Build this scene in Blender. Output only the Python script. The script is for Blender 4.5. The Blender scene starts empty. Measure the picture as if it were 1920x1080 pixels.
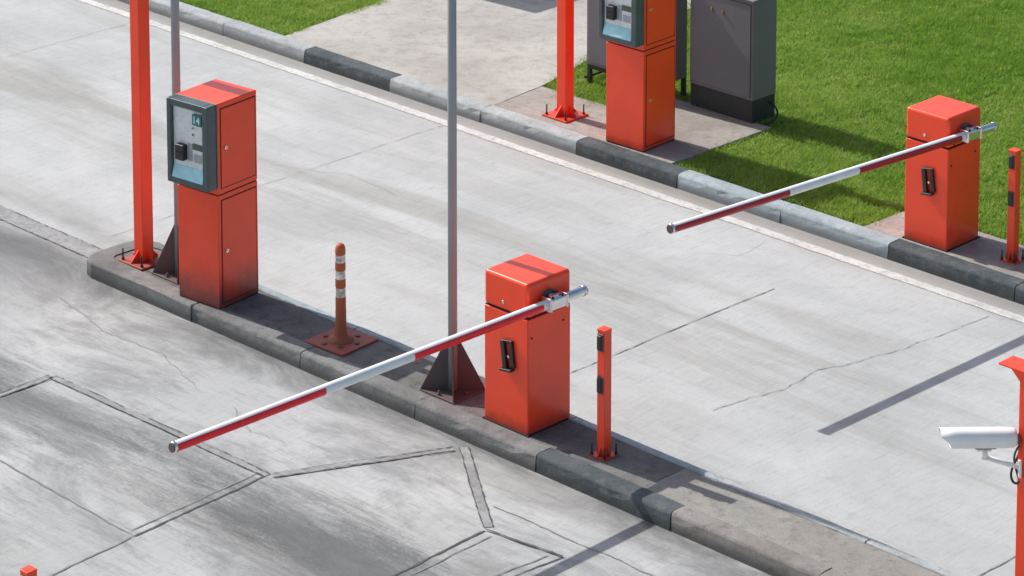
import bpy, bmesh, math, random
import numpy as np
from mathutils import Vector, Matrix
random.seed(4); rng=np.random.default_rng(7)
scene=bpy.context.scene
COL=scene.collection
# ---------------------------------------------------------------- materials
def nm(name):
    m=bpy.data.materials.new(name); m.use_nodes=True
    nt=m.node_tree; b=nt.nodes['Principled BSDF']
    return m,nt,b
class N:
    def __init__(s,nt): s.nt=nt
    def node(s,t,**kw):
        n=s.nt.nodes.new(t)
        for k,v in kw.items(): setattr(n,k,v)
        return n
    def link(s,a,b): s.nt.links.new(a,b)
    def pos(s): return s.node('ShaderNodeNewGeometry').outputs['Position']
    def mapping(s,vec,scale,loc=(0,0,0),rot=(0,0,0)):
        n=s.node('ShaderNodeMapping'); n.inputs['Scale'].default_value=scale
        n.inputs['Location'].default_value=loc; n.inputs['Rotation'].default_value=rot
        s.link(vec,n.inputs['Vector']); return n.outputs[0]
    def noise(s,vec,scale,detail=6,rough=.6,dist=0):
        n=s.node('ShaderNodeTexNoise'); n.inputs['Scale'].default_value=scale
        n.inputs['Detail'].default_value=detail; n.inputs['Roughness'].default_value=rough
        n.inputs['Distortion'].default_value=dist
        s.link(vec,n.inputs['Vector']); return n.outputs['Fac']
    def ramp(s,fac,a,b,lo=0.,hi=1.):
        n=s.node('ShaderNodeMapRange'); n.clamp=True; n.interpolation_type='SMOOTHSTEP'
        n.inputs['From Min'].default_value=a; n.inputs['From Max'].default_value=b
        n.inputs['To Min'].default_value=lo; n.inputs['To Max'].default_value=hi
        s.link(fac,n.inputs['Value']); return n.outputs['Result']
    def math(s,op,a,b=None):
        n=s.node('ShaderNodeMath',operation=op)
        for i,v in enumerate((a,b)):
            if v is None: continue
            if isinstance(v,(int,float)): n.inputs[i].default_value=v
            else: s.link(v,n.inputs[i])
        return n.outputs[0]
    def mix(s,fac,a,b,blend='MIX'):
        n=s.node('ShaderNodeMix',data_type='RGBA',blend_type=blend)
        if isinstance(fac,(int,float)): n.inputs[0].default_value=fac
        else: s.link(fac,n.inputs[0])
        for i,v in ((6,a),(7,b)):
            if isinstance(v,tuple): n.inputs[i].default_value=(*v,1)
            else: s.link(v,n.inputs[i])
        return n.outputs[2]
    def sep(s,vec):
        n=s.node('ShaderNodeSeparateXYZ'); s.link(vec,n.inputs[0]); return n.outputs
    def bump(s,h,strength,dist,bsdf):
        n=s.node('ShaderNodeBump'); n.inputs['Strength'].default_value=strength
        n.inputs['Distance'].default_value=dist
        s.link(h,n.inputs['Height']); s.link(n.outputs[0],bsdf.inputs['Normal'])

def simple(name,col,rough=.5,metal=0,var=.15,scale=8,spec=.5,bump=0):
    m,nt,b=nm(name); g=N(nt); p=g.pos()
    f=g.noise(p,scale,5)
    dark=tuple(c*(1-var) for c in col); lite=tuple(min(1,c*(1+var*.5)) for c in col)
    g.link(g.mix(g.ramp(f,.3,.7),dark,lite),b.inputs['Base Color'])
    b.inputs['Roughness'].default_value=rough; b.inputs['Metallic'].default_value=metal
    b.inputs['Specular IOR Level'].default_value=spec
    if bump: g.bump(g.noise(p,120,3),bump,.002,b)
    return m

def painted(name,col,rough=.35,dirt_h=.25,dirt=.6,dirtcol=(.05,.04,.04),wear=.25,coat=0,spec=.4):
    m,nt,b=nm(name); g=N(nt); p=g.pos()
    big=g.noise(p,3,4); fine=g.noise(p,45,6,.7)
    streak=g.noise(g.mapping(p,(26,26,1.6)),1,5,.7)
    c=g.mix(g.ramp(big,.3,.7),tuple(x*.92 for x in col),col)
    c=g.mix(g.math('MULTIPLY',g.ramp(streak,.56,.82),wear),c,tuple(x*.55+.02 for x in col))
    c=g.mix(g.math('MULTIPLY',g.ramp(fine,.68,.78),wear),c,(.35,.14,.10))
    z=g.sep(p)[2]
    zz=g.math('ADD',z,g.math('MULTIPLY',g.math('SUBTRACT',g.noise(p,9,5,.7),.5),.25))
    d=g.math('MULTIPLY',g.ramp(zz,.10,.12+dirt_h,1,0),dirt)
    c=g.mix(d,c,dirtcol)
    g.link(c,b.inputs['Base Color'])
    g.link(g.math('ADD',g.math('MULTIPLY',fine,.15),rough-.1),b.inputs['Roughness'])
    b.inputs['Coat Weight'].default_value=coat; b.inputs['Coat Roughness'].default_value=.12
    b.inputs['Specular IOR Level'].default_value=spec
    g.bump(g.math('ADD',fine,g.math('MULTIPLY',big,3)),.05,.003,b)
    return m

ORANGE=(1.0,.072,.020)
M_or=painted('orange_paint',ORANGE,.34,.10,.45,wear=.14,coat=.15)
M_or_dirty=painted('orange_paint_sooty',ORANGE,.36,.34,.85,(.05,.042,.042),.16,.15)
M_orp=painted('orange_post_paint',(1.0,.068,.017),.38,.10,.4,wear=.14,coat=.1)
M_rust=painted('worn_orange_plate',(.52,.10,.06),.6,.3,.4,(.08,.05,.045),.8)
M_rubber=painted('bollard_rubber',(.50,.13,.05),.65,.5,.45,(.08,.05,.04),1.0)
M_black=simple('black_plastic',(.018,.019,.021),.4)
M_frame=simple('slate_plastic',(.075,.105,.108),.38)
M_panel=simple('brushed_panel',(.80,.81,.80),.4,.0,.12,30)
M_teal=simple('teal_tray',(.42,.76,.82),.3)
M_label=simple('teal_label',(.04,.20,.22),.4)
M_whiteprint=simple('pale_print',(.70,.90,.90),.5)
M_lcd=simple('lcd_glass',(.07,.11,.07),.15)
M_plate=simple('reader_plate',(.42,.44,.45),.5)
M_gap=simple('gap_dark',(.03,.012,.01),.8)
M_steel=simple('bright_steel',(.75,.75,.75),.2,1.0,.1)
M_galv=painted('grey_pole_paint',(.34,.36,.37),.5,.2,.25,(.14,.13,.13),.25)
M_guss=painted('gusset_paint',(.10,.088,.088),.6,.3,.5,(.13,.08,.07),.9)
M_red=simple('red_tape',(.90,.012,.022),.35,0,.10)
M_dred=simple('dark_red_tape',(.45,.012,.022),.35,0,.12)
M_white=simple('white_paint',(.86,.86,.84),.35,0,.06)
M_cab=painted('cabinet_grey',(.165,.17,.185),.5,.02,.2,(.1,.1,.1),.15)
M_plinth=simple('plinth_black',(.026,.031,.033),.6,0,.3)
M_cctv=simple('cctv_white',(.88,.87,.84),.4,0,.05)
M_refl=simple('worn_white_band',(.78,.73,.65),.55,0,.6,26)
M_cap=simple('cap_brown',(.13,.09,.07),.5)
M_brass=simple('brass',(.35,.2,.12),.4,1)

def mk_road():
    m,nt,b=nm('road_concrete'); g=N(nt); p=g.pos(); xyz=g.sep(p); X,Y=xyz[0],xyz[1]
    long=g.noise(g.mapping(p,(.22,1.6,1)),1.0,8,.68,.4)
    long2=g.noise(g.mapping(p,(.5,5,1),(3,9,0)),1.0,7,.72,.3)
    big=g.noise(p,.7,6,.6,.5)
    med=g.noise(p,6,8,.78)
    fine=g.noise(p,55,6,.85)
    broom=g.noise(g.mapping(p,(44,3.0,1),(0,0,0),(0,0,math.radians(5))),1,6,.8)
    grain=g.noise(p,150,4,.85)
    c=g.mix(g.ramp(big,.3,.7),(.425,.437,.435),(.535,.54,.532))
    c=g.mix(g.math('MULTIPLY',g.ramp(long,.45,.67),.52),c,(.345,.33,.30))
    c=g.mix(g.math('MULTIPLY',g.ramp(long2,.52,.74),.38),c,(.60,.60,.58))
    c=g.mix(g.math('MULTIPLY',g.ramp(med,.5,.70),.30),c,(.26,.265,.26))
    def band(c0,w,src=Y):
        d=g.math('ABSOLUTE',g.math('SUBTRACT',src,c0))
        return g.ramp(d,0,w,1,0)
    nearlane=g.ramp(Y,-.15,.1,1,0)
    # oil drip band along the middle of the near lane: streaky, broken, gritty
    sk=g.noise(g.mapping(p,(.42,3.2,1),(5,2,0)),1,9,.78,.35)
    sk2=g.noise(g.mapping(p,(1.6,9,1),(1,4,0)),1,7,.85,.3)
    bl=g.noise(g.mapping(p,(.55,.9,1),(8.3,3.1,0)),1,3,.5,.2)
    reach=g.math('ADD',g.ramp(X,.4,2.2,1,.25),0)
    oil=g.math('MULTIPLY',band(-1.85,1.05),reach)
    v=g.math('ADD',g.math('MULTIPLY',oil,.95),g.math('MULTIPLY',g.math('SUBTRACT',sk,.5),1.7))
    v=g.math('ADD',v,g.math('MULTIPLY',g.math('SUBTRACT',sk2,.5),1.0))
    v=g.math('ADD',v,g.math('MULTIPLY',g.math('SUBTRACT',bl,.5),1.2))
    speck=g.noise(p,34,7,.95)
    v=g.math('ADD',v,g.math('MULTIPLY',g.math('SUBTRACT',speck,.5),1.0))
    edge=g.math('MULTIPLY',g.ramp(v,.38,1.15),g.ramp(oil,.0,.25))
    c=g.mix(g.math('MULTIPLY',edge,.88),c,(.075,.08,.08))
    gm=g.noise(g.mapping(p,(.7,1.6,1),(1,7,0)),1,8,.74,.5)
    c=g.mix(g.math('MULTIPLY',g.math('MULTIPLY',nearlane,g.ramp(gm,.43,.64)),.62),c,(.18,.185,.185))
    st=g.noise(g.mapping(p,(2.2,18,1),(2,3,0)),1,7,.8,.3)
    c=g.mix(g.math('MULTIPLY',g.math('MULTIPLY',nearlane,g.ramp(st,.50,.70)),.42),c,(.14,.142,.14))
    gut=g.math('MULTIPLY',band(-.2,.42),g.ramp(gm,.3,.6,.35,1))
    c=g.mix(g.math('MULTIPLY',gut,.75),c,(.10,.103,.103))
    oil3=g.math('MULTIPLY',band(2.3,.95),g.ramp(long,.40,.62))
    c=g.mix(g.math('MULTIPLY',oil3,.36),c,(.24,.228,.20))
    gut2=band(4.2,.30)
    c=g.mix(g.math('MULTIPLY',gut2,.6),c,(.21,.185,.16))
    gut3=g.math('MULTIPLY',band(.40,.14),g.ramp(gm,.3,.6))
    c=g.mix(g.math('MULTIPLY',gut3,.4),c,(.19,.185,.175))
    dk=g.math('MULTIPLY',g.ramp(g.math('ADD',X,g.math('MULTIPLY',gm,2)),-4.6,-2.2,1,0),nearlane)
    dk=g.math('MULTIPLY',dk,g.ramp(g.math('ADD',Y,g.math('MULTIPLY',g.math('SUBTRACT',sk,.5),1.2)),-1.7,-.6,.0,1))
    c=g.mix(g.math('MULTIPLY',dk,.6),c,(.12,.125,.125))
    c=g.mix(g.math('MULTIPLY',g.ramp(broom,.48,.68),.26),c,(.19,.19,.188))
    c=g.mix(g.math('MULTIPLY',g.ramp(fine,.52,.68),.40),c,(.19,.19,.185))
    c=g.mix(g.math('MULTIPLY',g.ramp(grain,.55,.68),.42),c,(.74,.74,.72))
    g.link(c,b.inputs['Base Color'])
    b.inputs['Roughness'].default_value=.85
    b.inputs['Specular IOR Level'].default_value=.25
    h=g.math('ADD',g.math('MULTIPLY',broom,.7),g.math('ADD',fine,grain))
    g.bump(h,.6,.006,b)
    return m
M_road=mk_road()
def conc(name,a,bc,stain,amt=.5,sc=2.,rough=.85,wear=None):
    m,nt,b=nm(name); g=N(nt); p=g.pos()
    n1=g.noise(p,sc,7,.65,.4); n2=g.noise(p,sc*6,8,.8); n3=g.noise(p,80,5,.85)
    c=g.mix(g.ramp(n1,.3,.7),a,bc)
    c=g.mix(g.math('MULTIPLY',g.ramp(n2,.46,.66),amt),c,stain)
    c=g.mix(g.math('MULTIPLY',g.ramp(n3,.5,.66),.5),c,tuple(x*.5 for x in a))
    n4=g.noise(p,14,8,.85)
    c=g.mix(g.math('MULTIPLY',g.ramp(n4,.60,.68),.35),c,tuple(min(.7,x*1.5+.06) for x in bc))
    if wear:
        z=g.sep(p)[2]
        zz=g.math('ADD',z,g.math('MULTIPLY',g.math('SUBTRACT',n2,.5),.10))
        c=g.mix(g.math('MULTIPLY',g.ramp(zz,.01,.085,1,0),.8),c,wear)
    g.link(c,b.inputs['Base Color']); b.inputs['Roughness'].default_value=rough
    b.inputs['Specular IOR Level'].default_value=.3
    g.bump(g.math('ADD',n3,n2),.8,.008,b)
    return m
GR=(.08,.078,.075)
M_kw=conc('kerb_faded_white',(.38,.405,.41),(.50,.52,.52),(.21,.21,.20),.5,wear=(.17,.165,.16))
M_kb=conc('kerb_black_paint',(.055,.068,.074),(.10,.115,.123),(.20,.21,.21),.45,wear=(.06,.065,.065))
M_kblue=conc('kerb_pale_blue',(.34,.40,.42),(.46,.52,.54),(.19,.21,.21),.5,wear=(.17,.18,.18))
M_kc=conc('kerb_bare',(.16,.16,.157),(.28,.28,.27),(.08,.08,.08),.5,wear=GR)
M_kdirty=conc('kerb_brown',(.24,.22,.20),(.34,.32,.295),(.12,.11,.10),.5,wear=GR)
M_isl=conc('island_concrete',(.13,.13,.125),(.22,.215,.20),(.06,.06,.055),.6,1.6)
M_isl2=conc('island_concrete_pale',(.27,.255,.23),(.37,.35,.32),(.13,.12,.11),.55,1.6)
M_pad=conc('pad_concrete',(.29,.26,.23),(.42,.38,.345),(.15,.13,.115),.5,1.4)
M_drive=conc('driveway_concrete',(.40,.375,.34),(.52,.495,.455),(.26,.235,.205),.5,1.2)
M_line=conc('road_white_line',(.60,.585,.55),(.72,.70,.67),(.36,.34,.32),.7,1.8)
M_joint=conc('joint_dark',(.09,.09,.09),(.17,.17,.165),(.05,.05,.05),.5,5)
M_joint2=conc('joint_faint',(.24,.24,.235),(.32,.32,.31),(.17,.17,.17),.5,5)
M_fill=conc('joint_fill',(.27,.272,.27),(.40,.40,.395),(.15,.15,.15),.6,3)
def mk_grass(name,blade):
    m,nt,b=nm(name); g=N(nt); p=g.pos()
    n1=g.noise(p,.55,6,.65); n2=g.noise(p,5,7,.8); n3=g.noise(p,60,4,.8)
    if blade:
        c=g.mix(g.ramp(n1,.35,.65),(.25,.42,.045),(.42,.57,.11))
        c=g.mix(g.math('MULTIPLY',g.ramp(n2,.50,.68),.8),c,(.56,.60,.20))
        c=g.mix(g.math('MULTIPLY',g.ramp(n2,.32,.48,1,0),.7),c,(.13,.27,.025))
        c=g.mix(g.math('MULTIPLY',g.ramp(n3,.40,.62),.55),c,(.11,.23,.02))
        tr=g.node('ShaderNodeBsdfTranslucent'); g.link(c,tr.inputs[0])
        mx=g.node('ShaderNodeMixShader'); mx.inputs[0].default_value=.4
        g.link(b.outputs[0],mx.inputs[1]); g.link(tr.outputs[0],mx.inputs[2])
        g.link(mx.outputs[0],nt.nodes['Material Output'].inputs[0])
    else:
        c=g.mix(g.ramp(n1,.3,.7),(.08,.15,.022),(.14,.23,.035))
        c=g.mix(g.ramp(n2,.5,.7),c,(.18,.17,.065))
        g.bump(n3,.8,.02,b)
    g.link(c,b.inputs['Base Color']); b.inputs['Roughness'].default_value=.6
    b.inputs['Specular IOR Level'].default_value=.25
    return m
M_blade=mk_grass('grass_blades',True); M_soil=mk_grass('turf_ground',False)

# ---------------------------------------------------------------- mesh helpers
def empty(name,loc,rz=0):
    e=bpy.data.objects.new(name,None); e.location=loc; e.rotation_euler=(0,0,rz)
    e.empty_display_size=.1; COL.objects.link(e); return e
def obj(name,bm,mats,parent=None,wn=False):
    bmesh.ops.recalc_face_normals(bm,faces=bm.faces)
    me=bpy.data.meshes.new(name); bm.to_mesh(me); bm.free()
    for m in (mats if isinstance(mats,list) else [mats]): me.materials.append(m)
    o=bpy.data.objects.new(name,me); COL.objects.link(o)
    if parent: o.parent=parent
    if wn:
        for f in me.polygons: f.use_smooth=True
        w=o.modifiers.new('wn','WEIGHTED_NORMAL'); w.keep_sharp=True; w.weight=100
    return o
def bbox(bm,c,s,bev=0,seg=2,M=None):
    r=bmesh.ops.create_cube(bm,size=1)
    vs=r['verts']
    for v in vs: v.co=Vector((v.co.x*s[0],v.co.y*s[1],v.co.z*s[2]))
    if bev:
        es=list({e for v in vs for e in v.link_edges})
        q=bmesh.ops.bevel(bm,geom=es,offset=bev,segments=seg,affect='EDGES',profile=.5)
        vs=[v for v in bm.verts if v.is_valid and (v in vs or v in q['verts'])]
        vs=list({v for v in q['verts']}|{v for v in vs})
    T=Matrix.Translation(c)@(M if M else Matrix())
    for v in vs: v.co=T@v.co
    return vs
def box(name,c,s,mat,parent=None,bev=.004,seg=2,M=None):
    bm=bmesh.new(); bbox(bm,Vector(c),s,bev,seg,M)
    return obj(name,bm,mat,parent,wn=bev>0)
def bcyl(bm,p0,p1,r,r2=None,seg=28,cap=True):
    p0=Vector(p0);p1=Vector(p1);d=p1-p0
    q=d.to_track_quat('Z','Y').to_matrix().to_4x4()
    M=Matrix.Translation((p0+p1)/2)@q
    r_=bmesh.ops.create_cone(bm,cap_ends=cap,segments=seg,radius1=r,radius2=r if r2 is None else r2,depth=d.length,matrix=M)
    for v in r_['verts']:
        for f in v.link_faces:
            if len(f.verts)==4: f.smooth=True
    return r_['verts']
def cyl(name,p0,p1,r,mat,parent=None,r2=None,seg=28):
    bm=bmesh.new(); bcyl(bm,p0,p1,r,r2,seg); return obj(name,bm,mat,parent)
def bprism(bm,pts,z0,z1,bev=0,seg=3,mi=0):
    n=len(pts)
    lo=[bm.verts.new((x,y,z0)) for x,y in pts]; hi=[bm.verts.new((x,y,z1)) for x,y in pts]
    fs=[bm.faces.new(lo[::-1]),bm.faces.new(hi)]
    for i in range(n): fs.append(bm.faces.new((lo[i],lo[(i+1)%n],hi[(i+1)%n],hi[i])))
    for f in fs: f.material_index=mi
    if bev:
        es=[e for e in fs[1].edges]
        bmesh.ops.bevel(bm,geom=es,offset=bev,segments=seg,affect='EDGES',profile=.5,material=-1)
def tri_plate(bm,a,b,c,t):
    a,b,c=map(Vector,(a,b,c)); n=(b-a).cross(c-a).normalized()*t/2
    f=[bm.verts.new(v+n) for v in (a,b,c)]; k=[bm.verts.new(v-n) for v in (a,b,c)]
    bm.faces.new(f); bm.faces.new(k[::-1])
    for i in range(3): bm.faces.new((f[i],k[i],k[(i+1)%3],f[(i+1)%3]))
def sheet(name,x0,y0,x1,y1,z,mat,sub=1):
    bm=bmesh.new()
    vs=[bm.verts.new(v) for v in ((x0,y0,z),(x1,y0,z),(x1,y1,z),(x0,y1,z))]; bm.faces.new(vs)
    return obj(name,bm,mat)

KH=.12
# ---------------------------------------------------------------- ground
sheet('ground',-900,-900,900,900,-.03,M_soil)
sheet('road',-160,-40,160,4.30,0,M_road)
bm=bmesh.new()
def quad(bm,x0,y0,x1,y1,z):
    bm.faces.new([bm.verts.new(v) for v in ((x0,y0,z),(x1,y0,z),(x1,y1,z),(x0,y1,z))])
quad(bm,-160,4.36,160,160,.095)
obj('lawn_soil',bm,M_soil)
def ragged(poly_edges,step=.08,j=.012):
    out=[]
    n=len(poly_edges)
    for i in range(n):
        a=Vector(poly_edges[i]);b=Vector(poly_edges[(i+1)%n]); L=(b-a).length; k=max(1,int(min(L,6)/step))
        for t in range(k):
            q=a.lerp(b,t/k); out.append((q.x+random.uniform(-j,j),q.y+random.uniform(-j,j)))
    return out
bm=bmesh.new(); bprism(bm,ragged([(-7.12,4.395),(-4.43,4.395),(-4.5,5.1),(-4.85,6.4),(-5.3,9),(-5.6,24),(-7.6,24),(-7.3,6)],.1,.006),.05,.112)
obj('concrete_driveway',bm,M_drive)
bm=bmesh.new(); bprism(bm,[(-4.415,4.395),(-2.40,4.395),(-2.38,5.62),(-3.45,5.60),(-3.5,5.06),(-4.47,5.03)],.05,.118,.004,1)
obj('concrete_pad',bm,M_pad)
bm=bmesh.new(); bprism(bm,[(-.44,4.395),(5.2,4.395),(5.2,4.97),(-.42,4.93)],.05,.118,.004,1)
obj('concrete_pad',bm,M_pad)
def kerb_seg(bm,a,b,y0,y1,bev,mi,step=.10):
    k=max(1,int((b-a)/step)); xs=[a+(b-a)*t/k for t in range(k+1)]
    dy=random.uniform(-.004,.004); dz=random.uniform(-.003,.003); tilt=random.uniform(-.004,.004)
    prof=[(y0,-.01),(y0+.004,KH*.5),(y0+.008,KH-bev),(y0+.008+bev*.3,KH-bev*.3),(y0+.008+bev,KH),((y0+y1)/2,KH+.001),(y1-.006,KH),(y1,KH-.006),(y1,-.01)]
    rings=[]
    for i,x in enumerate(xs):
        t=i/k; end=(i in (0,k))
        chip=random.uniform(.004,.012) if random.random()<.14 else 0
        R=[]
        for q,(y,z) in enumerate(prof):
            jx=0 if end else random.uniform(-.01,.01)
            jj=.0016 if z>.02 else 0
            yy=y+dy+tilt*t+random.uniform(-jj,jj)+(chip if q in (2,3) else 0)
            zz=z+(dz+random.uniform(-jj,jj) if z>0 else 0)-(chip if q in (3,4) else 0)
            R.append(bm.verts.new((x+jx,yy,zz)))
        rings.append(R)
    n=len(prof)
    for i in range(k):
        for q in range(n-1):
            f=bm.faces.new((rings[i][q],rings[i+1][q],rings[i+1][q+1],rings[i][q+1])); f.material_index=mi; f.smooth=q in (2,3,4)
    for R in (rings[0],rings[-1]):
        f=bm.faces.new([bm.verts.new(v.co) for v in R]); f.material_index=mi
KM=[M_kw,M_kb,M_kblue,M_kc,M_kdirty]
j=[-6.67-1.12*k for k in range(20,0,-1)]+[-6.67,-5.55,-4.43,-3.31,-2.2,-1.13,-.08,1.08,2.2,3.3,4.4,5.5,6.6,7.7,8.8]
idx=[0]*20+[1,0,0,1,2,2,1,1,0,0,1,0,0,1]
bm=bmesh.new()
for i in range(len(j)-1): kerb_seg(bm,j[i]+.004,j[i+1]-.004,4.235,4.392,.022,idx[i])
obj('kerb',bm,KM)
isl=empty('traffic_island',(0,0,0))
bm=bmesh.new()
bprism(bm,[(-2.889,-.2),(-3.3,-.2),(-4.04,-.2),(-4.12,-.175),(-4.175,-.115),(-4.195,-.03),(-4.195,.24),(-4.17,.34),(-4.10,.395),(-4.0,.41),(-3.7,.41),(-3.7,.335),(-3.98,.335),(-4.045,.28),(-4.05,.02),(-4.02,-.03),(-3.95,-.05),(-2.889,-.05)],-.01,KH,.02,4,3)
js=[-2.885,-1.72,-.57,.553,1.71,2.87,4.02,5.2,6.35,7.5,8.6]
ms=[3,3,3,1,4,4,1,4,4,1]
for i in range(len(js)-1): kerb_seg(bm,js[i]+.004,js[i+1]-.004,-.2,-.05,.022,ms[i])
js2=[-3.696,-2.9,-1.75,-.6,.35,1.62,2.8,3.95,5.1,6.3,7.5,8.6]
ms2=[2,2,2,0,2,0,0,0,2,0,0]
for i in range(len(js2)-1): kerb_seg(bm,js2[i]+.003,js2[i+1]-.003,.335,.41,.008,ms2[i])
obj('island_kerb',bm,KM,isl)
bm=bmesh.new(); quad(bm,-4.06,-.06,1.35,.34,.112); quad(bm,1.354,-.06,8.6,.34,.112)
o=obj('island_surface',bm,[M_isl,M_isl2],isl); o.data.polygons[1].material_index=1
isl2=empty('traffic_island',(0,0,0))
bm=bmesh.new()
for i in range(8):
    a=-4.1+1.15*i
    kerb_seg(bm,a+.004,a+1.146,-4.70,-4.10,.026,[3,3,0,3,1,4,4,1][i])
obj('island_kerb',bm,KM,isl2)

def strip(bm,pts,w,jit,z,mi,step=.04,var=(.45,1.35)):
    P=[Vector(p) for p in pts]; L=[];
    for a,b in zip(P[:-1],P[1:]):
        k=max(1,int((b-a).length/step))
        for t in range(k): L.append(a.lerp(b,t/k))
    L.append(P[-1])
    prev=None; off=0
    for i,p in enumerate(L):
        d=(L[min(i+1,len(L)-1)]-L[max(i-1,0)]).normalized(); n=Vector((-d.y,d.x))
        off=off*.85+random.uniform(-jit,jit)
        ww=w*random.uniform(*var)
        q=p+n*off
        a=bm.verts.new((*(q+n*ww/2),z)); b=bm.verts.new((*(q-n*ww/2),z))
        if prev:
            f=bm.faces.new((prev[0],a,b,prev[1])); f.material_index=mi
        prev=(a,b)
bm=bmesh.new(); strip(bm,[(-60,4.015),(-11,4.015)],.1,.001,.004,0,1.0,(.96,1.04)); strip(bm,[(-11,4.015),(4,4.015)],.095,.0012,.004,0,.03,(.88,1.1)); strip(bm,[(4,4.015),(60,4.015)],.1,.001,.004,0,1.0,(.96,1.04))
obj('edge_line',bm,M_line)
bm=bmesh.new()
Z1,Z2=.004,.008
def sealed(pts,w=.055):
    strip(bm,pts,w,.002,Z1,2,.04,(.85,1.12))
    P=[Vector(p) for p in pts]
    for s in (-1,1):
        Q=[]
        for i,p in enumerate(P):
            d=(P[min(i+1,len(P)-1)]-P[max(i-1,0)]).normalized(); n=Vector((-d.y,d.x)); Q.append(p+n*s*w*.5)
        strip(bm,Q,.0065,.0025,Z2,0,.03,(.1,1.7))
sealed([(-2.84,-2.6),(-2.83,-1.48)],.05)
sealed([(-2.83,-1.48),(-.63,-1.44)],.055)
sealed([(-.60,-1.42),(-.06,-.33)],.055)
strip(bm,[(-.63,-1.47),(-.58,-2.56)],.016,.004,Z1,0)
strip(bm,[(-.70,-1.47),(-.65,-2.52)],.010,.004,Z1,1)
strip(bm,[(-.58,-2.56),(-5,-2.42)],.013,.004,Z1,1)
strip(bm,[(-.58,-2.58),(-.45,-4.1)],.014,.004,Z1,1)
sealed([(-.03,-.27),(.88,-.95)],.06)
strip(bm,[(.90,-1.0),(.93,-2.3),(.95,-4.1)],.018,.004,Z1,0)
strip(bm,[(.98,-1.02),(1.01,-2.3),(1.03,-4.1)],.010,.004,Z1,1)
strip(bm,[(.89,-.99),(1.48,-.91)],.016,.004,Z2+.002,0)
strip(bm,[(1.48,-.91),(1.43,-1.35),(1.45,-2.2)],.013,.005,Z1,0)
strip(bm,[(1.40,-.96),(1.35,-1.35),(1.37,-2.2)],.010,.005,Z1,1)
strip(bm,[(.70,-.73),(1.63,-.71),(3.5,-.68)],.010,.006,Z1,1)
strip(bm,[(-.35,.42),(-.34,2.0),(-.32,3.2)],.009,.003,Z1,1,.04,(.3,1.6))
strip(bm,[(.75,1.3),(.86,1.9),(.84,2.3),(.98,2.7),(1.08,3.4),(1.1,3.9)],.005,.010,Z1,1,.03,(.1,1.7))
sealed([(-4.22,.11),(-7,.13),(-12,.13)],.17)
strip(bm,[(-4.6,.42),(-4.6,3.95)],.005,.004,Z1,1,.04,(.1,1.3))
strip(bm,[(-5.4,-.1),(-5.2,-1.5),(-5.3,-4)],.012,.006,Z1,1)
strip(bm,[(-8.7,.3),(-8.7,3.95)],.006,.004,Z1,1,.04,(.1,1.3))
strip(bm,[(3.4,.42),(3.45,2),(3.4,3.9)],.010,.004,Z1,1)
strip(bm,[(-4.9,2.3),(-4.3,2.6),(-3.7,2.55)],.003,.012,Z1,1,.03)
strip(bm,[(-1.2,3.3),(-.9,3.5),(-.95,3.9)],.003,.012,Z1,1,.03)
strip(bm,[(-3.9,-.6),(-3.2,-.75),(-2.6,-.7),(-2.0,-.9)],.004,.012,Z1,1,.03)
strip(bm,[(-1.6,-.9),(-1.2,-1.1),(-.9,-1.05)],.003,.012,Z1,1,.03)
obj('road_joints',bm,[M_joint,M_joint2,M_fill])

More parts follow.
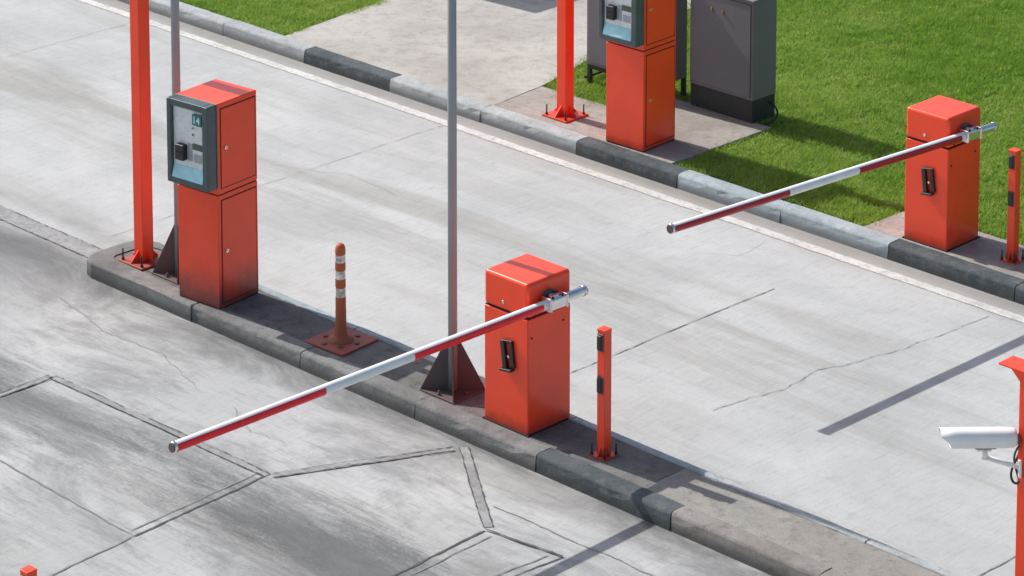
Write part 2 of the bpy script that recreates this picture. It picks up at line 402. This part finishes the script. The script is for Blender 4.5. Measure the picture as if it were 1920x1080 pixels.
# ---------------------------------------------------------------- grass blades (one mesh)
def grass():
    D=1700000
    x=rng.uniform(-11,3.6,D); y=rng.uniform(4.40,13,D)
    dist=-.7036*(x-15)+.7106*(y+15); rr=.7106*(x-15)+.7036*(y+15)
    keep=(dist<31.8)&(np.abs(rr)<dist*.175)
    wob=.03*np.sin(x*13+y*7)+.03*np.sin(y*17-x*5)+rng.normal(0,.018,D)
    drv_r=np.where(y<5.1,-4.43-.1*(y-4.4),-4.5-.27*(y-5.1))
    keep&=~((x>-7.12-.1*(y-4.4)+wob)&(x<drv_r+wob))
    keep&=~((x>-4.5+wob)&(x<-3.5+wob)&(y<5.03+wob))
    keep&=~((x>=-3.55)&(x<-2.39+wob)&(y<5.60+wob))
    keep&=~((x>-.43+wob)&(y<4.93+wob))
    keep&=y>4.42+np.abs(wob)*.6
    def vn(sc,seed):
        r=np.random.default_rng(seed); G=r.random((256,256))
        u=(x+20)*sc; v=(y+20)*sc; iu=np.floor(u).astype(int); iv=np.floor(v).astype(int); fu=u-iu; fv=v-iv
        fu=fu*fu*(3-2*fu); fv=fv*fv*(3-2*fv); g=lambda a,b:G[a%256,b%256]
        return (g(iu,iv)*(1-fu)+g(iu+1,iv)*fu)*(1-fv)+(g(iu,iv+1)*(1-fu)+g(iu+1,iv+1)*fu)*fv
    c1=vn(1.3,1); c2=vn(5,2); c3=vn(17,3)
    dens=.45+.3*c1+.35*c2+.3*(c3-.5)
    keep&=rng.uniform(0,1,D)<dens
    hh=.6+.35*c1+.55*c2+.75*c3
    x=x[keep];y=y[keep];hh=hh[keep]
    n=min(len(x),420000); x=x[:n]; y=y[:n]; hh=hh[:n]
    h=rng.uniform(.012,.034,n)*hh; w=rng.uniform(.003,.006,n)
    a=rng.uniform(0,2*np.pi,n); lean=rng.uniform(.008,.038,n)*hh; la=rng.uniform(0,2*np.pi,n)
    V=np.zeros((n,3,3),dtype=np.float32)
    V[:,0]=np.stack([x-np.cos(a)*w,y-np.sin(a)*w,np.full(n,.094)],1)
    V[:,1]=np.stack([x+np.cos(a)*w,y+np.sin(a)*w,np.full(n,.094)],1)
    V[:,2]=np.stack([x+np.cos(la)*lean,y+np.sin(la)*lean,.094+h],1)
    me=bpy.data.meshes.new('lawn_grass')
    me.vertices.add(n*3); me.vertices.foreach_set('co',V.ravel())
    me.loops.add(n*3); me.loops.foreach_set('vertex_index',np.arange(n*3,dtype=np.int32))
    me.polygons.add(n); me.polygons.foreach_set('loop_start',np.arange(0,n*3,3,dtype=np.int32))
    me.polygons.foreach_set('loop_total',np.full(n,3,dtype=np.int32))
    me.update(); me.validate()
    me.materials.append(M_blade)
    o=bpy.data.objects.new('lawn_grass',me); COL.objects.link(o)
grass()

# ---------------------------------------------------------------- ticket machine
def ticket_machine(loc,rz,body):
    e=empty('ticket_machine',loc,rz)
    w,d=.40,.41; hx,hy=w/2,d/2
    box('plinth',(0,0,.006),(w-.01,d-.01,.012),M_gap,e,0)
    box('lower_cabinet',(0,0,.43),(w,d,.84),body,e,.006,3)
    box('seam',(0,0,.853),(w-.012,d-.012,.010),M_gap,e,0)
    box('upper_cabinet',(0,0,1.193),(w,d,.67),body,e,.006,3)
    for nme,z0,z1 in (('lower_door',.04,.815),('upper_door',.895,1.49)):
        zc=(z0+z1)/2;hh=z1-z0
        box(nme+'_gap',(hx,.006,zc),(.003,d-.045,hh),M_gap,e,0)
        box(nme,(hx+.001,.006,zc),(.008,d-.060,hh-.015),body,e,.002,2)
        cyl(nme+'_lock',(hx+.004,-.128,zc+.0),(hx+.014,-.128,zc),.013,M_steel,e)
        cyl(nme+'_keyhole',(hx+.0135,-.128,zc+.0),(hx+.0155,-.128,zc),.005,M_black,e,seg=12)
    bm=bmesh.new(); z0,z1=.905,1.527; dep=.102
    yc=-hy-.05
    bbox(bm,Vector((-hx+.020,yc,(z0+z1)/2)),(.040,dep,z1-z0),.008,2)
    bbox(bm,Vector((hx-.027,yc,(z0+z1)/2)),(.054,dep,z1-z0),.008,2)
    bbox(bm,Vector((-.007,yc+.001,z1-.025)),(w-.086,dep-.002,.05),.006,2)
    bbox(bm,Vector((-.007,yc+.001,z0+.022)),(w-.086,dep-.002,.044),.006,2)
    obj('reader_bezel',bm,M_frame,e,True)
    box('bezel_flange',(0,-hy-.006,1.221),(w+.012,.012,.62),M_frame,e,.004)
    f=-hy-.072
    box('face_panel',(-.007,f+.03,1.235),(w-.098,.06,.50),M_panel,e,.003)
    bm=bmesh.new()
    bprism(bm,[(f+.01,.950),(f-.026,.950),(f-.026,.958),(f-.001,1.045)],-.155,.142)
    for v in bm.verts: v.co=Vector((v.co.z,v.co.x,v.co.y))
    obj('ticket_tray',bm,M_teal,e)
    box('card_reader',(-.065,f-.022,1.15),(.085,.05,.115),M_black,e,.008,3)
    box('card_slot',(-.065,f-.048,1.16),(.05,.006,.012),M_gap,e,0)
    box('display',(.082,f-.002,1.205),(.10,.008,.045),M_lcd,e,.002)
    box('side_plate',(.005,f-.001,1.155),(.045,.004,.13),M_plate,e,.001)
    box('printed_block',(.08,f-.001,1.12),(.075,.003,.06),M_plate,e,.001)
    for zz in (1.29,1.34):
        cyl('button',(.035,f+.002,zz),(.035,f-.006,zz),.013,M_steel,e)
        cyl('button_core',(.035,f-.005,zz),(.035,f-.008,zz),.008,M_frame,e)
    box('number_label',(.094,f-.012,1.412),(.088,.030,.078),M_label,e,.001)
    cu=bpy.data.curves.new('number_14','FONT'); cu.body='14'; cu.size=.074; cu.extrude=.0008; cu.offset=.0006
    cu.align_x='CENTER'; cu.align_y='CENTER'; cu.materials.append(M_whiteprint)
    t=bpy.data.objects.new('number_14',cu); COL.objects.link(t); t.parent=e
    t.location=(.092,f-.0285,1.412); t.rotation_euler=(math.radians(90),0,0)
    return e
ticket_machine((-2.91,.085,.112),math.radians(6.5),M_or_dirty)
ticket_machine((-2.935,4.61,.118),math.radians(2.5),M_or)

# ---------------------------------------------------------------- barrier gate
def barrier(loc,rise,yaw,red):
    e=empty('barrier_gate',loc,0)
    box('housing',(0,0,.395),(.40,.40,.79),M_or,e,.010,3)
    box('hood_seam',(0,0,.793),(.39,.39,.008),M_gap,e,0)
    box('hood',(0,0,.915),(.404,.404,.236),M_or,e,.026,5)
    box('foot_flange',(0,0,.004),(.42,.42,.008),M_gap,e,0)
    cyl('hood_lock',(-.02,-.20,.855),(-.02,-.208,.855),.011,M_steel,e)
    for y,zz in ((-.165,.66),(.13,.70),(-.14,.79+.03)):
        cyl('bolt',(.20,y,zz),(.206,y,zz),.007,M_black,e,seg=12)
    R=Matrix.Rotation(math.radians(-8),4,'Y')
    bm=bmesh.new()
    bbox(bm,Vector((.000,-.214,.505)),(.034,.028,.20),.003,2,R)
    bbox(bm,Vector((.066,-.210,.525)),(.030,.022,.18),.003,2,R)
    bbox(bm,Vector((.032,-.224,.415)),(.10,.045,.016),.003,2,R)
    bbox(bm,Vector((.030,-.212,.606)),(.085,.02,.012),.003,2,R)
    obj('release_bracket',bm,M_black,e,True)
    cyl('release_lock',(.032,-.20,.50),(.032,-.215,.50),.010,M_steel,e)
    ax,az=.262,.885; py=-.015
    a=empty('arm_assembly',(ax,py,az)); a.parent=e; a.rotation_euler=(-rise,0,yaw)
    cyl('pivot_flange',(-.063,0,0),(-.045,0,0),.07,M_frame,a)
    cyl('pivot_hub',(-.05,0,0),(-.02,0,0),.045,M_steel,a)
    bm=bmesh.new()
    bbox(bm,Vector((0,-.0,0)),(.082,.17,.082),.018,4)
    bbox(bm,Vector((0,-.075,0)),(.096,.024,.096),.012,3)
    bbox(bm,Vector((0,.075,0)),(.096,.024,.096),.012,3)
    bbox(bm,Vector((.0,.0,.043)),(.03,.09,.016),.004,2)
    obj('arm_clamp',bm,M_steel,a,True)
    bm=bmesh.new()
    for yy in (-.045,.045):
        for s in (-1,1):
            bcyl(bm,(s*.028,yy,.038),(s*.028,yy,.052),.008,seg=10)
    obj('clamp_bolts',bm,M_black,a)
    r=.032; L=3.17
    segs=40; ys=[.27,.10,-.13,-1.275,-2.01,-L]; bm=bmesh.new(); rings=[]
    for y in ys:
        rings.append([bm.verts.new((math.cos(2*math.pi*k/segs)*r,y,math.sin(2*math.pi*k/segs)*r)) for k in range(segs)])
    for i in range(len(ys)-1):
        for k in range(segs):
            f=bm.faces.new((rings[i][k],rings[i+1][k],rings[i+1][(k+1)%segs],rings[i][(k+1)%segs])); f.smooth=True
            ang=(360*(k+.5)/segs)
            if i in (2,4) and not (48<ang<150): f.material_index=1
            if i==0: f.material_index=2
    obj('arm_tube',bm,[M_white,red,M_steel],a)
    cyl('arm_tip_rim',(0,-L+.012,0),(0,-L-.010,0),.0345,M_steel,a)
    cyl('arm_tip_cap',(0,-L-.009,0),(0,-L-.014,0),.028,M_cap,a)
    cyl('arm_rear_rim',(0,.255,0),(0,.28,0),.035,M_steel,a)
    cyl('arm_rear_cap',(0,.279,0),(0,.284,0),.028,M_black,a)
    return e
barrier((.12,.17,.112),math.radians(.8),0,M_red)
barrier((.12,4.63,.118),math.radians(1.6),math.radians(-2.8),M_dred)

# ---------------------------------------------------------------- posts
def bolts(bm,pts,z,h,r=.006,nut=True):
    for x,y in pts:
        bcyl(bm,(x,y,z),(x,y,z+h),r,seg=8)
        if nut: bcyl(bm,(x,y,z),(x,y,z+.014),r*2,seg=6)
def support_post(loc,h,plate=.28):
    e=empty('support_post',loc)
    p=plate/2
    box('base_plate',(0,0,.008),(plate,plate,.016),M_rust if loc[1]<1 else M_orp,e,.002,1)
    box('shaft',(0,0,.016+h/2),(.104,.104,h),M_orp,e,.006,2)
    bm=bmesh.new(); q=p-.01
    for sx,sy in ((1,0),(-1,0),(0,1),(0,-1)):
        tri_plate(bm,(sx*.052,sy*.052,.016),(sx*q,sy*q,.016),(sx*.052,sy*.052,.10),.008)
    obj('gussets',bm,M_orp,e)
    bm=bmesh.new(); c=p-.03; bolts(bm,[(c,c),(-c,c),(c,-c),(-c,-c)],.016,.085)
    obj('anchor_bolts',bm,M_black,e)
    return e
support_post((-3.80,.11,.112),3.1)
support_post((-3.80,4.62,.118),3.1)

def metal_pole(loc,h,plate=.33,r=.031):
    e=empty('metal_pole',loc); p=plate/2
    box('base_plate',(0,0,.006),(plate,plate*.94,.012),M_guss,e,.002,1)
    cyl('shaft',(0,0,.012),(0,0,h),r,M_galv,e)
    bm=bmesh.new(); k=.7071
    for sx,sy in ((1,1),(-1,1),(1,-1),(-1,-1)):
        tri_plate(bm,(sx*r*k*.8,sy*r*k*.8,.012),(sx*(p-.006),sy*(p-.014),.012),(sx*r*k*.8,sy*r*k*.8,.40),.008)
    obj('gussets',bm,M_guss,e)
    bm=bmesh.new(); c=p-.035; bolts(bm,[(c,0),(-c,0),(0,c),(0,-c)],.012,.03)
    obj('anchor_bolts',bm,M_guss,e)
    return e
metal_pole((-.535,.125,.112),4.2)
metal_pole((-3.42,.135,.112),4.2,.30)

def sensor_post(loc):
    e=empty('sensor_post',loc)
    box('base_plate',(0,0,.005),(.135,.135,.010),M_orp,e,.001,1)
    box('shaft',(0,0,.43),(.066,.066,.84),M_or,e,.004,2)
    box('cap',(0,0,.852),(.070,.070,.010),M_orp,e,.002,1)
    for z in (.77,.485):
        box('sensor_mount',(-.002,-.036,z),(.048,.010,.115),M_frame,e,.003)
        box('sensor_lens',(-.002,-.044,z),(.040,.018,.10),M_black,e,.009,4)
    bm=bmesh.new()
    for sx,sy in ((1,0),(-1,0),(0,1),(0,-1)):
        tri_plate(bm,(sx*.033,sy*.033,.01),(sx*.064,sy*.064,.01),(sx*.033,sy*.033,.075),.006)
    obj('gussets',bm,M_orp,e)
    bm=bmesh.new(); bolts(bm,[(.055,.055),(-.055,.055),(.055,-.055),(-.055,-.055)],.01,.07,.0055)
    obj('anchor_bolts',bm,M_plinth,e)
sensor_post((.86,.115,.112)); sensor_post((.77,4.64,.118)); sensor_post((.88,-4.42,.12))

def bollard(loc):
    e=empty('flexible_bollard',loc)
    e.rotation_euler=(0,0,math.radians(4))
    box('base_plate',(0,0,.008),(.37,.36,.016),M_rust,e,.003,1)
    prof=[(.0,.72),(.016,.718),(.028,.708),(.035,.69),(.0365,.67),(.0365,.645),(.034,.64),(.034,.585),(.0365,.58),(.0365,.53),(.034,.525),(.034,.465),(.0365,.46),(.0365,.405),(.034,.40),(.034,.335),(.0365,.33),(.037,.25),(.0365,.24),(.038,.235),(.038,.14),(.041,.10),(.045,.06),(.058,.04),(.085,.030),(.09,.016)]
    bm=bmesh.new(); S=32; rings=[]
    for r,z in prof:
        if r==0: rings.append([bm.verts.new((0,0,z))]); continue
        rings.append([bm.verts.new((r*math.cos(2*math.pi*k/S),r*math.sin(2*math.pi*k/S),z)) for k in range(S)])
    for i in range(len(rings)-1):
        for k in range(S):
            k2=(k+1)%S
            if len(rings[i])==1: f=bm.faces.new((rings[0][0],rings[1][k],rings[1][k2]))
            else: f=bm.faces.new((rings[i][k],rings[i+1][k],rings[i+1][k2],rings[i][k2]))
            f.smooth=True
            if abs(prof[i][0]-.034)<1e-4 and abs(prof[i+1][0]-.034)<1e-4: f.material_index=1
    obj('post',bm,[M_rubber,M_refl],e)
    bm=bmesh.new()
    for k in range(6):
        a=k*math.pi/3+.2; bcyl(bm,(.13*math.cos(a),.13*math.sin(a),.016),(.13*math.cos(a),.13*math.sin(a),.024),.018,seg=12)
    obj('fixings',bm,M_guss,e)
bollard((-1.665,.14,.112))

# ---------------------------------------------------------------- cabinets
def cabinet(loc,w,d,h,plinth,legs=False):
    e=empty('electrical_cabinet',loc)
    z0=plinth
    if legs:
        bm=bmesh.new()
        for sx in (-1,1):
            for sy in (-1,1):
                bbox(bm,Vector((sx*(w/2-.02),sy*(d/2-.02),z0/2)),(.035,.035,z0),.002,1)
        bbox(bm,Vector((0,-d/2+.015,z0-.02)),(w-.08,.02,.03),0)
        bbox(bm,Vector((-w/2-.01,0,.05)),(.02,d+.02,.02),0)
        obj('stand',bm,M_plinth,e)
    else: box('plinth',(0,0,z0/2),(w-.01,d-.01,z0),M_plinth,e,.003,1)
    box('body',(0,0,z0+(h-z0)/2),(w,d,h-z0),M_cab,e,.006,2)
    box('roof',(0,0,h+.010),(w+.03,d+.03,.022),M_cab,e,.006,2)
    box('door_gap',(0,-d/2,z0+(h-z0)/2),(w-.05,.003,h-z0-.05),M_plinth,e,0)
    box('door',(0,-d/2-.002,z0+(h-z0)/2),(w-.056,.010,h-z0-.056),M_cab,e,.002,2)
    for x in (-.10,.02):
        cyl('door_lock',(x,-d/2-.006,h-.15),(x,-d/2-.018,h-.15),.014,M_brass,e)
    return e
cabinet((-2.90,5.72,.112),.70,.30,1.05,.20)
cabinet((-3.87,5.58,.10),.86,.34,1.25,.17,True)
def curve(name,pts,r,mat,parent=None):
    cu=bpy.data.curves.new(name,'CURVE'); cu.dimensions='3D'; cu.bevel_depth=r; cu.bevel_resolution=3
    s=cu.splines.new('NURBS'); s.points.add(len(pts)-1); s.order_u=4; s.use_endpoint_u=True
    for p,q in zip(s.points,pts): p.co=(*q,1)
    cu.materials.append(mat); o=bpy.data.objects.new(name,cu); COL.objects.link(o)
    if parent: o.parent=parent
    return o
curve('ground_cable',[(-2.55,5.8,.25),(-2.5,5.8,.24),(-2.44,5.80,.17),(-2.42,5.7,.14),(-2.46,5.62,.125)],.008,M_black)

# ---------------------------------------------------------------- cctv
def cctv(loc,rz):
    post=empty('mounting_post',loc)
    box('shaft',(0,0,.80),(.09,.09,1.60),M_orp,post,.005,2)
    box('top_plate',(-.05,-.02,1.606),(.22,.14,.012),M_orp,post,.002,1)
    bm=bmesh.new(); tri_plate(bm,(-.046,-.02,1.599),(-.15,-.02,1.599),(-.046,-.02,1.50),.01); obj('top_bracket',bm,M_orp,post)
    box('base_plate',(0,0,.006),(.2,.2,.012),M_orp,post,.002,1)
    e=empty('cctv_camera',(loc[0],loc[1],loc[2]+1.17),rz)
    bm=bmesh.new()
    prof=[(.056,.0),(.054,.024),(.042,.044),(.018,.054),(-.018,.054),(-.042,.044),(-.054,.024),(-.056,0),(-.052,-.034),(-.03,-.052),(.03,-.052),(.052,-.034)]
    st=[(.075,.80,0),(.09,.93,0),(.13,1.0,0),(.42,1.0,0),(.47,1.0,.0)]
    rings=[[bm.verts.new((x+(.035 if (z>.02 and x>.46) else (-.02 if x>.46 and z<-.03 else 0)),y*s,z*s+.02+x*.01)) for y,z in prof] for x,s,_ in st]
    for i in range(len(st)-1):
        for k in range(len(prof)):
            f=bm.faces.new((rings[i][k],rings[i+1][k],rings[i+1][(k+1)%12],rings[i][(k+1)%12])); f.smooth=True
    bm.faces.new(rings[0])
    o=obj('housing',bm,M_cctv,e); s=o.modifiers.new('s','SOLIDIFY'); s.thickness=.004; s.offset=-1
    box('front_glass',(.43,0,.022),(.006,.094,.078),M_black,e,.01,3)
    box('rear_gland',(.07,0,.01),(.03,.05,.05),M_frame,e,.006)
    cyl('bracket_arm',(.045,0,-.16),(.25,0,-.095),.014,M_cctv,e)
    cyl('bracket_neck',(.25,0,-.105),(.25,0,-.04),.017,M_cctv,e)
    cyl('bracket_head',(.215,0,-.046),(.295,0,-.046),.014,M_cctv,e)
    box('bracket_mount',(.052,0,-.16),(.016,.07,.10),M_cctv,e,.004)
    box('mount_pad',(.25,0,-.034),(.12,.05,.010),M_frame,e,.003)
    curve('cable',[(.06,.0,.01),(.04,.0,-.01),(.05,-.02,-.10),(.09,-.03,-.17),(.10,-.02,-.25),(.06,0,-.27),(.04,.01,-.22)],.007,M_black,e)
    curve('cable_loop',[(.06,.02,-.02),(.09,.01,-.07),(.08,-.01,-.14),(.06,-.01,-.21),(.05,0,-.24)],.006,M_black,e)
cctv((4.14,.10,.112),math.radians(225+2))

caster=empty('shadow_board',(-8.25,7.15,.1))  # unseen board, added out of frame to cast the shadow on the driveway
for y in (-.7,.7): box('leg',(0,y,.95),(.08,.08,1.9),M_galv,caster,.004)
box('panel',(.05,0,1.5),(.03,1.7,.85),M_cab,caster,.006)

# ---------------------------------------------------------------- light
d=Vector((1.16,.10,-1.0)).normalized()
sl=bpy.data.lights.new('sun','SUN'); sl.energy=5.0; sl.angle=math.radians(.45); sl.color=(1,.97,.92)
so=bpy.data.objects.new('sun',sl); COL.objects.link(so); so.rotation_euler=d.to_track_quat('-Z','Y').to_euler(); so.location=(-10,0,20)
w=bpy.data.worlds.new('World'); scene.world=w; w.use_nodes=True; nt=w.node_tree
sky=nt.nodes.new('ShaderNodeTexSky'); sky.sky_type='NISHITA'; sky.sun_disc=False
sky.sun_elevation=math.asin(-d.z); sky.sun_rotation=math.atan2(-d.x,-d.y)
sky.dust_density=2.5; sky.ozone_density=.8
bg=nt.nodes['Background']; nt.links.new(sky.outputs[0],bg.inputs[0]); bg.inputs[1].default_value=.14

# ---------------------------------------------------------------- camera
cd=bpy.data.cameras.new('camera'); cd.sensor_width=36; cd.lens=112.2; cd.shift_y=-.730; cd.clip_end=3000; cd.clip_start=.1
co=bpy.data.objects.new('camera',cd); COL.objects.link(co)
co.location=(13.987,-13.977,9.087); co.rotation_euler=(math.radians(81),0,math.radians(44.72))
scene.camera=co
scene.view_settings.view_transform='Standard'; scene.view_settings.look='None'; scene.view_settings.exposure=0
